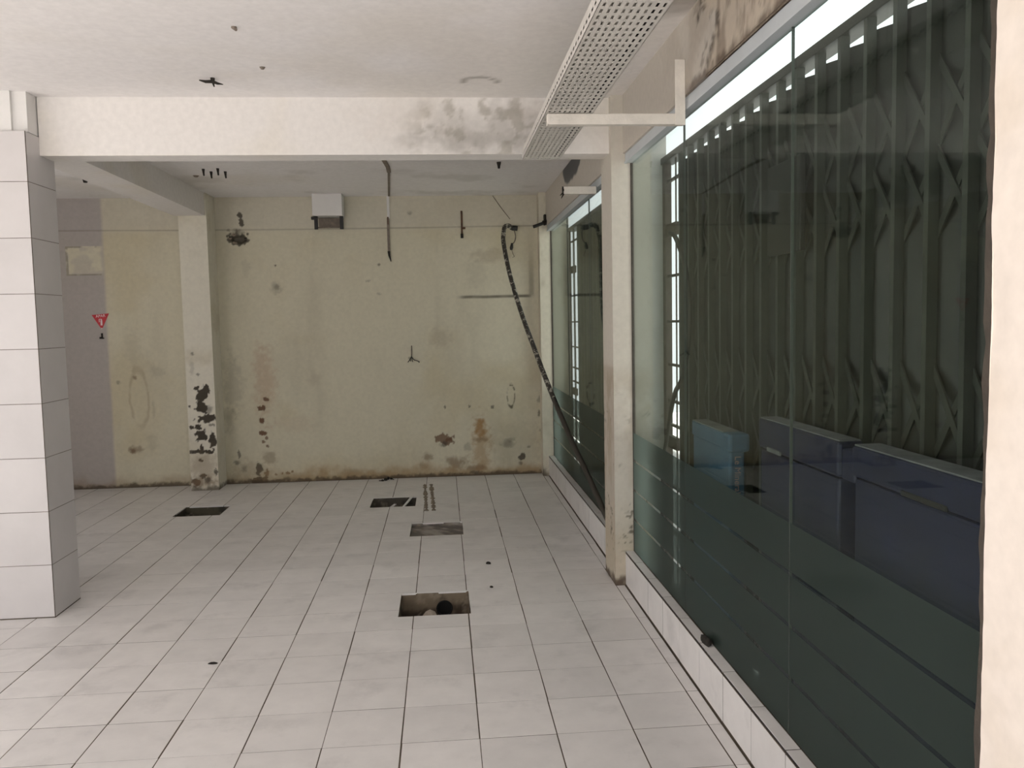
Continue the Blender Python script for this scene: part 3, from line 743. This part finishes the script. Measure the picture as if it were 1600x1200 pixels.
MB().box(1.20, 1.272, 2.34, 2.42, 1.10, 1.195, .006).build('hinge_block', M['navy'], b)
s = empty('drinks_stand', (1.23, 3.65, -.02)); tag(s, 'pale blue display stand with vertical lettering behind the glass', 'stand')
MB().box(1.195, 1.262, 3.40, 3.915, -.02, 1.04, .010).build('body', M['sky'], s)
MB().box(1.188, 1.280, 3.385, 3.47, 1.028, 1.108, .014).build('end_cap', M['sky'], s)
MB().box(1.190, 1.262, 3.46, 3.92, 1.036, 1.104, .008).build('upper_panel', M['sky'], s)
MB().box(1.192, 1.264, 3.47, 3.918, 1.103, 1.109, .002).build('dusty_top', M['skyt'], s)
def text_mesh(body, size, mat, name, extrude=0.0008):
    cu = bpy.data.curves.new(name, 'FONT'); cu.body = body; cu.size = size; cu.extrude = extrude
    cu.align_x = 'CENTER'; cu.align_y = 'CENTER'; cu.resolution_u = 3
    t = bpy.data.objects.new(name, cu); col.objects.link(t)
    dg = bpy.context.evaluated_depsgraph_get(); me = bpy.data.meshes.new_from_object(t.evaluated_get(dg))
    bpy.data.objects.remove(t, do_unlink=True); me.materials.clear(); me.materials.append(mat); me.name = name
    return me
tm = text_mesh('Le Minerale', 0.038, M['letter'], 'lettering')
o = bpy.data.objects.new('lettering', tm); col.objects.link(o)
o.matrix_world = Matrix.Translation((1.229, 3.3985, 0.922)) @ Matrix(((0, 1, 0, 0), (0, 0, -1, 0), (-1, 0, 0, 0), (0, 0, 0, 1)))
under(o, s)
hp = spline([(1.25, 4.50, 2.06), (1.25, 4.388, 2.022), (1.25, 4.226, 1.866), (1.25, 4.151, 1.684), (1.25, 4.176, 1.457), (1.25, 4.282, 1.286), (1.25, 4.442, 1.17), (1.25, 4.606, 0.9), (1.255, 4.70, 0.70), (1.26, 4.74, 0.30), (1.26, 4.72, -.01)], 8)
o = MB().tube(hp, 0.0125, 10).build('cable', M['black'], smooth=True); tag(o, 'thick black cable bowing down behind the glass beside the column', 'cable')

# ================================================================== THINGS OVERHEAD
# perforated cable tray: plate with slots, slotted side flanges, inserts that set the slot tone
def slotted(ax, bx, ay, by, xs, sw, pitch, sl, fmap, thick):
    """rectangle a..b pierced by rows of slots; fmap maps (u, y, w) to a point, w = 0 or thick"""
    ub = [ax]
    for x in xs: ub += [x - sw / 2, x + sw / 2]
    ub.append(bx)
    vb = [ay]; y = ay + pitch * 0.4
    while y + sl < by - 0.005: vb += [y, y + sl]; y += pitch
    vb.append(by)
    mb = MB(); nu, nv = len(ub), len(vb)
    solid = lambda i, j: 0 <= i < nu - 1 and 0 <= j < nv - 1 and not (i % 2 == 1 and j % 2 == 1)
    vs = [fmap(u, v, w) for w in (0, thick) for v in vb for u in ub]
    I = lambda i, j, k: k * nu * nv + j * nu + i
    fs = []
    for j in range(nv - 1):
        for i in range(nu - 1):
            if not solid(i, j): continue
            fs.append((I(i, j, 0), I(i, j + 1, 0), I(i + 1, j + 1, 0), I(i + 1, j, 0)))
            fs.append((I(i, j, 1), I(i + 1, j, 1), I(i + 1, j + 1, 1), I(i, j + 1, 1)))
            for di, dj, p, q in ((-1, 0, (i, j), (i, j + 1)), (1, 0, (i + 1, j + 1), (i + 1, j)), (0, -1, (i + 1, j), (i, j)), (0, 1, (i, j + 1), (i + 1, j + 1))):
                if not solid(i + di, j + dj):
                    fs.append((I(*p, 0), I(*p, 1), I(*q, 1), I(*q, 0)))
    return mb.add(vs, fs)
TZ, TX0, TX1, TY0, TY1 = 2.482, 0.462, 0.668, 0.45, 4.63
tr = empty('cable_tray', ((TX0 + TX1) / 2, (TY0 + TY1) / 2, TZ)); tag(tr, 'white perforated steel cable tray hung along the ceiling', 'cable tray')
rows = [TX0 + 0.016 + 0.0218 * k for k in range(9)]
slotted(TX0, TX1, TY0, TY1, rows, 0.0085, 0.05, 0.032, lambda u, y, w: (u, y, TZ + w), 0.0015).build('base_plate', M['tray'], tr)
slotted(TZ, TZ + .05, TY0, TY1, [TZ + .022], 0.010, 0.05, 0.032, lambda u, y, w: (TX1 - w, y, u), 0.0015).build('side_flange', M['tray'], tr)
slotted(TZ, TZ + .05, TY0, TY1, [TZ + .022], 0.010, 0.05, 0.032, lambda u, y, w: (TX0 + w, y, u), 0.0015).build('side_flange', M['tray'], tr)
MB().box(TX0 + .010, TX1 - .034, TY0 + .01, TY1 - .01, TZ + .014, TZ + .017).build('slot_grey_plate', M['tray'], tr)  # plate added behind the slots so they turn mid grey
MB().box(TX1 - .030, TX1 - .004, TY0 + .01, TY1 - .01, TZ + .012, TZ + .034, .004).build('slot_dark_bar', M['black'], tr)  # black bar added to make the right-hand slots dark
MB().box(TX0, TX1, TY0, TY1, TZ + .050, TZ + .052).build('tray_shade_cover', M['tray'], tr)  # closed top added to keep the inside of the tray dark
for y in (1.2, 2.9, 4.4):
    MB().tube([(0.64, y, TZ + .05), (0.64, y, CEIL)], 0.004, 6).build('hanger_rod', M['tray'], tr)

def bracket(label, y, x0, zt, h, post_top, group=None):
    e = empty('tray_bracket', (XR, y, zt)); tag(e, label, 'bracket', group)
    MB().box(x0, XR - .001, y - .02, y + .02, zt - h, zt, .003).build('arm', M['arm'], e)
    if post_top: MB().box(XR - .046, XR - .001, y - .026, y - .0205, zt - h - .004, post_top, .002).build('post', M['arm'], e)
    return e
bracket('white L-shaped bracket arm carrying the cable tray', 3.62, 0.470, 2.479, 0.046, 2.705)
e2 = bracket('short white bracket arm above the far glass bay', 5.70, 0.845, 2.502, 0.050, None)
mb = MB(); rr = random.Random(4)
for k in range(7):
    p = Vector((0.842, 5.685 + rr.uniform(-.012, .02), 2.475 + rr.uniform(-.03, .03)))
    mb.tube([p, p + Vector((rr.uniform(-.03, .005), rr.uniform(-.02, .02), rr.uniform(-.035, .03)))], [.007, .002], 5)
mb.build('torn_end', M['dark'], e2)

# ================================================================== THINGS ON THE BACK WALL
jb = empty('duct_box', (-1.09, 8.62, 2.68)); tag(jb, 'white box duct stub under the ceiling with an empty black bracket', 'duct box')
MB().box(-1.243, -0.952, 8.42, YB, 2.672, CEIL, .004).build('box', M['white'], jb)
for x in (-1.217, -0.968):
    MB().box(x - .017, x + .017, 8.47, 8.50, 2.545, 2.672, .003).build('bracket_leg', M['black'], jb)
MB().box(-1.262, -1.21, 8.46, 8.50, 2.640, 2.668, .003).build('bracket_tab', M['black'], jb)
MB().box(-1.20, -0.985, 8.485, 8.505, 2.558, 2.570, .002).build('cross_bar', M['greycond'], jb)
MB().box(-1.20, -0.985, 8.56, YB - .002, 2.575, 2.66, .002).build('back_plate', M['greycond'], jb)

cd = MB()
cd.bar((-0.423, 6.72, CEIL - .004), (-0.41, 7.01, CEIL - .004), .008, .034).bar((-0.41, 7.0, CEIL - .004), (-0.416, 7.25, CEIL - .004), .008, .034)
o = cd.bar((-0.416, 7.24, CEIL - .003), (-0.50, 8.60, CEIL - .003), .006, .022).build('conduit', M['greycond'])
tag(o, 'grey cable casing crossing the ceiling to the back wall', 'conduit')
e = empty('conduit', (-.515, YB, 2.55)); tag(e, 'thin rusty conduit dangling down the back wall from the ceiling', 'conduit')
MB().box(-.526, -.500, YB - .014, YB - .001, 2.66, CEIL - .002, .002).build('casing', M['white'], e)
MB().box(-.530, -.506, YB - .018, YB - .001, 2.315, 2.665, .002).build('pipe', M['greycond'], e)
MB().tube([(-.519, YB - .012, 2.675), (-.519, YB - .012, 2.60)], .009, 6).build('rusty_collar', M['rust'], e)
MB().tube([(-.519, YB - .012, 2.33), (-.515, YB - .016, 2.285), (-.500, YB - .02, 2.228)], [.016, .012, .004], 6).build('torn_end', M['dark'], e)
e = empty('wall_bracket', (0.23, YB, 2.6)); tag(e, 'short rusty vertical strip bracket on the upper back wall', 'bracket')
MB().box(0.216, 0.236, YB - .012, YB - .001, 2.49, 2.73, .002).build('strip', M['rust'], e)
MB().box(0.236, 0.262, YB - .03, YB - .006, 2.545, 2.565, .002).build('tab', M['rust'], e)
MB().box(0.212, 0.240, YB - .016, YB - .001, 2.455, 2.50, .002).build('foot', M['dark'], e)

# sign: red downward triangle
sg = empty('fire_sign', (-3.38, YB, 1.60)); tag(sg, 'small red downward-pointing triangle sign on the back wall', 'sign')
A, B, C_ = (-3.462, 1.744), (-3.296, 1.757), (-3.372, 1.598)
mb = MB(); y0, y1 = YB - .004, YB - .0005
mb.add([(p[0], y, p[1]) for y in (y0, y1) for p in (A, C_, B)], [(0, 1, 2), (5, 4, 3), (0, 3, 4, 1), (1, 4, 5, 2), (2, 5, 3, 0)]).build('plate', M['red'], sg)
tm = text_mesh('APAR', 0.038, M['signw'], 'lettering', 0.0004)
o = bpy.data.objects.new('lettering', tm); col.objects.link(o)
o.matrix_world = Matrix.Translation((-3.378, YB - .0048, 1.732)) @ Matrix.Rotation(-0.075, 4, 'Y') @ Matrix.Rotation(math.pi / 2, 4, 'X'); under(o, sg)
mb = MB(); yy = YB - .0052
mb.box(-3.381, -3.363, yy, yy + .001, 1.640, 1.690, .0)
mb.box(-3.377, -3.366, yy, yy + .001, 1.690, 1.700).box(-3.392, -3.366, yy, yy + .001, 1.699, 1.704).box(-3.395, -3.390, yy, yy + .001, 1.672, 1.703)
mb.build('extinguisher_symbol', M['signw'], sg)
MB().add([(-3.381, yy + .0003, 1.614), (-3.363, yy + .0003, 1.614), (-3.372, yy + .0003, 1.599), (-3.381, yy + .001, 1.614), (-3.363, yy + .001, 1.614), (-3.372, yy + .001, 1.599)],
         [(0, 2, 1), (3, 4, 5), (0, 1, 4, 3), (1, 2, 5, 4), (2, 0, 3, 5)]).build('pale_tip', M['signw'], sg)
hk = empty('wall_hook', (-3.37, YB, 1.53)); tag(hk, 'small black hook on the back wall under the red sign', 'hook')
MB().box(-3.381, -3.365, YB - .012, YB, 1.515, 1.562, .002).build('plate', M['dark'], hk)
MB().tube([(-3.373, YB - .01, 1.525), (-3.380, YB - .035, 1.512), (-3.376, YB - .05, 1.522)], .006, 6).build('prong', M['black'], hk)
MB().box(-3.395, -3.355, YB - .02, YB - .002, 1.506, 1.518, .002).build('bar', M['black'], hk)

# hose, its socket and hanging lead
hp = spline([(0.720, 8.5, 2.545), (0.694, 8.47, 2.558), (0.655, 8.44, 2.545), (0.636, 8.40, 2.48), (0.630, 8.32, 2.36), (0.668, 8.1, 2.043), (0.735, 7.7, 1.667), (0.793, 7.2, 1.356), (0.858, 6.75, 1.055), (0.945, 6.25, 0.72), (1.012, 5.75, 0.47), (1.050, 5.40, 0.30), (1.07, 5.27, 0.235)], 12)
hs = empty('hose', (1.07, 5.27, 0.235)); tag(hs, 'long black hose with flaking white paint slanting from the back wall to the kerb', 'hose')
MB().tube(hp, [0.0235 - 0.005 * k / (len(hp) - 1) for k in range(len(hp))], 12).build('tube', M['hose'], hs, smooth=True)
MB().tube([(0.715, 8.502, 2.545), (0.735, 8.502, 2.540), (0.785, 8.505, 2.535)], [.022, .026, .026], 12).build('socket', M['black'], hs)
MB().tube([(0.760, 8.51, 2.54), (0.765, YB - .001, 2.54)], .012, 8).build('wall_spigot', M['black'], hs)
ld = empty('cable_lead', (0.74, YB, 2.40)); tag(ld, 'thin cable with a black plug hanging beside the top of the hose', 'cable')
MB().tube(spline([(0.764, YB - .01, 2.52), (0.772, 8.58, 2.46), (0.760, 8.58, 2.41), (0.735, 8.58, 2.385)], 6), .006, 6).build('lead', M['greycond'], ld, smooth=True)
MB().tube([(0.735, 8.58, 2.395), (0.728, 8.58, 2.35), (0.724, 8.58, 2.325)], [.010, .018, .013], 8).build('plug', M['black'], ld)
MB().tube(spline([(0.728, 8.58, 2.33), (0.745, 8.59, 2.28), (0.757, 8.59, 2.262), (0.735, 8.59, 2.25)], 5), .003, 5).build('loose_wire', M['greycond'], ld)
st = empty('pipe_stub', (1.06, 8.45, 2.58)); tag(st, 'short black pipe stub jutting from the back right corner', 'pipe')
MB().tube([(0.935, 8.40, 2.537), (1.06, 8.40, 2.58)], .017, 10).build('pipe', M['black'], st)
MB().tube([(1.035, 8.40, 2.571), (1.075, 8.40, 2.587)], [.026, .030], 10).build('collar', M['dark'], st)
MB().box(1.045, 1.068, 8.39, 8.4505, 2.565, 2.66, .004).build('clip', M['dark'], st)
o = MB().tube([(0.548, YB - .005, 2.88), (0.63, YB - .012, 2.76), (0.721, YB - .004, 2.643)], .0035, 5).build('wire', M['greycond']); tag(o, 'thin straight wire slanting down the wall under the ceiling', 'wire')
w = empty('wire_tuft', (-.32, YB, 1.25)); tag(w, 'small tuft of bare wires sticking out of the middle of the back wall', 'wires')
MB().tube([(-.318, YB - .002, 1.37), (-.320, YB - .01, 1.30), (-.322, YB - .02, 1.245)], .006, 5).build('lead', M['greycond'], w)
for pts in ([(-.322, 8.602, 1.26), (-.34, 8.59, 1.225), (-.360, 8.585, 1.200)], [(-.322, 8.602, 1.26), (-.300, 8.59, 1.228), (-.270, 8.585, 1.215), (-.244, 8.59, 1.204), (-.250, 8.59, 1.196)], [(-.322, 8.602, 1.26), (-.316, 8.59, 1.22), (-.308, 8.585, 1.205)], [(-.322, 8.602, 1.26), (-.334, 8.59, 1.23), (-.330, 8.58, 1.212)]):
    MB().tube(spline(pts, 4), .0045, 5).build('strand', M['black'], w)
# loose crust round the broken hole
e = empty('broken_plaster', (-2.01, YB, 2.48)); tag(e, 'dark crumbling hole of broken plaster high on the back wall', 'plaster')
rr = random.Random(9)
for k in range(9):
    a = rr.uniform(0, 6.28); x, z = -2.012 + .075 * math.cos(a), 2.478 + .045 * math.sin(a)
    bm = bmesh.new(); bmesh.ops.create_icosphere(bm, subdivisions=1, radius=rr.uniform(.010, .022))
    for v_ in bm.verts: v_.co = Vector((v_.co.x * rr.uniform(.8, 1.5), v_.co.y * .45, v_.co.z * rr.uniform(.5, 1.1))) + Vector((x, YB - .002, z))
    me = bpy.data.meshes.new('flake'); bm.to_mesh(me); bm.free(); under(link('flake', me, M['mortar' if k % 3 else 'dark']), e)

# ================================================================== BITS ON THE CEILING
hk = empty('ceiling_hook', (-1.157, 4.53, CEIL)); tag(hk, 'broken black hook stub on the ceiling in front of the cross beam', 'hook')
MB().tube([(-1.15, 4.53, CEIL), (-1.150, 4.53, CEIL - .022)], [.012, .010], 7).build('base', M['dark'], hk)
MB().tube([(-1.15, 4.53, CEIL - .018), (-1.185, 4.525, CEIL - .020), (-1.215, 4.52, CEIL - .014)], [.009, .008, .003], 6).build('prong', M['dark'], hk)
MB().tube([(-1.15, 4.53, CEIL - .018), (-1.128, 4.535, CEIL - .026), (-1.100, 4.54, CEIL - .030)], [.009, .007, .002], 6).build('prong', M['dark'], hk)
MB().tube([(-1.15, 4.53, CEIL - .018), (-1.143, 4.53, CEIL - .045)], [.008, .003], 6).build('prong', M['dark'], hk)
def stub(label, x, y, r, l, mat, lean=(0, 0)):
    o = MB().tube([(x, y, CEIL + .001), (x + lean[0] * .5, y + lean[1] * .5, CEIL - l * .6), (x + lean[0], y + lean[1], CEIL - l)], [r * 1.6, r, r * .8], 7).build('ceiling_anchor', mat)
    return tag(o, label, 'anchor')
stub('small grey anchor stub on the ceiling nearest the camera', -0.859, 3.773, .008, .016, M['greycond'], (.012, -.01))
stub('faint grey plug on the ceiling right of the broken hook', -0.858, 4.343, .010, .010, M['greycond'])
stub('dark ring anchor on the ceiling behind the left column', -2.975, 7.433, .020, .045, M['dark'])
stub('grey ceiling plug beside the lengthwise beam', -2.05, 7.388, .018, .012, M['greycond'])
for i, (x, y, t) in enumerate([(-1.905, 7.08, 'first'), (-1.875, 7.20, 'second'), (-1.785, 7.06, 'third'), (-1.760, 7.20, 'fourth')]):
    stub('%s from left of four small bolts hanging from the far ceiling' % t, x, y, .008, .055, M['dark'], (.004, .0))
stub('dark bolt under the far ceiling near the end of the cable tray', 0.492, 6.85, .012, .05, M['dark'])

# ================================================================== BITS ON THE FLOOR
def lump(name, label, cat, c, r, flat, mat, seed, group=None, sub=2):
    rr = np.random.RandomState(seed)
    bm = bmesh.new(); bmesh.ops.create_icosphere(bm, subdivisions=sub, radius=1.0)
    for v_ in bm.verts:
        n = float(fbm(np.array([v_.co.x * 1.3 + seed]), np.array([v_.co.y * 1.3 + v_.co.z + seed * .7]), 1.2, 3)[0])
        k = 0.6 + 0.8 * n
        v_.co = Vector((v_.co.x * r[0] * k, v_.co.y * r[1] * k, max(v_.co.z, -.25) * flat * k))
    zmin = min(v_.co.z for v_ in bm.verts)
    for v_ in bm.verts: v_.co += Vector((c[0], c[1], c[2] - zmin))
    me = bpy.data.meshes.new(name); bm.to_mesh(me); bm.free()
    o = link(name, me, mat)
    if label: tag(o, label, cat, group)
    return o
lump('rubble_stone', 'pale lump of rubble by the pipe mouth in the nearest floor pit', 'rubble', (-.115, 4.80, -.172), (.055, .035), .07, M['rubble'], 3)
lump('rubble_stone', 'small grey stone beside the black pipe in the nearest floor pit', 'rubble', (-.055, 4.70, -.172), (.05, .035), .04, M['rubble'], 8)
lump('rubble_stone', 'brown clod in the left part of the nearest floor pit', 'rubble', (-.19, 4.76, -.172), (.05, .05), .03, M['mortar'], 11)
lump('debris', 'black lump of dirt on the kerb top under the glass', 'debris', (1.090, 3.40, KZ - .001), (.020, .062), .022, M['dark'], 5)
sp_ = spline([(-.685, 8.50, .004), (-.655, 8.485, .006), (-.622, 8.50, .014), (-.597, 8.545, .020), (-.565, 8.55, .014), (-.535, 8.52, .004)], 5)
n_ = len(sp_); o = MB().tube(sp_, [.004 + .020 * math.sin(math.pi * k / (n_ - 1)) * (0.55 + 0.45 * math.sin(k * 1.3)) for k in range(n_)], 7).build('debris', M['dark'], smooth=True)
for v_ in o.data.vertices: v_.co.z = max(0.0, v_.co.z * 0.8)
tag(o, 'dark curled leaf-like scrap on the floor by the back wall', 'debris')
lump('debris', 'tiny dark crumb on the floor between the pits and the column', 'debris', (.263, 5.413, 0), (.016, .014), .012, M['dark'], 6)
lump('debris', 'second tiny crumb on the floor nearer the large pit', 'debris', (.255, 4.918, 0), (.012, .010), .008, M['dark'], 7)
lump('debris', 'small flat dark flake on the open floor at lower left', 'debris', (-1.13, 3.97, 0), (.022, .010), .006, M['dark'], 12)
# mortar ridges left on the tiles
for lab, x0, x1 in (('left of two brown mortar ridges on the far floor tiles', -.212, -.175), ('right of two brown mortar ridges on the far floor tiles', -.150, -.112)):
    mb = MB(); rr = random.Random(int(-x0 * 1000)); vs = []; fs = []
    n = 40
    for k in range(n + 1):
        t = k / n; y = 8.20 - t * 1.16; xc = x0 + (x1 - x0) * t; w = .016 + rr.uniform(-.009, .010); h = .004 + rr.uniform(-.002, .005)
        vs += [(xc - w, y, 0.0004), (xc - w * .4, y, h), (xc + w * .4, y, h * .8), (xc + w, y, 0.0004)]
        if k:
            b_ = 4 * k
            fs += [(b_ - 4 + q, b_ - 3 + q, b_ + 1 + q, b_ + q) for q in range(3)]
    o = mb.add(vs, fs).build('mortar_ridge', M['mortar']); tag(o, lab, 'mortar')
# pale slivers lying across the dark pit near the back
for lab, a, b in (('long pale tile sliver lying across the dark pit near the back wall', (-.375, 7.235, .004), (-.315, 7.665, .004)),
                  ('short pale tile sliver on the front rim of the dark back pit', (-.485, 7.225, .004), (-.455, 7.345, .004))):
    o = MB().bar(a, b, .007, .022).build('tile_sliver', M['tile']); tag(o, lab, 'tile sliver')
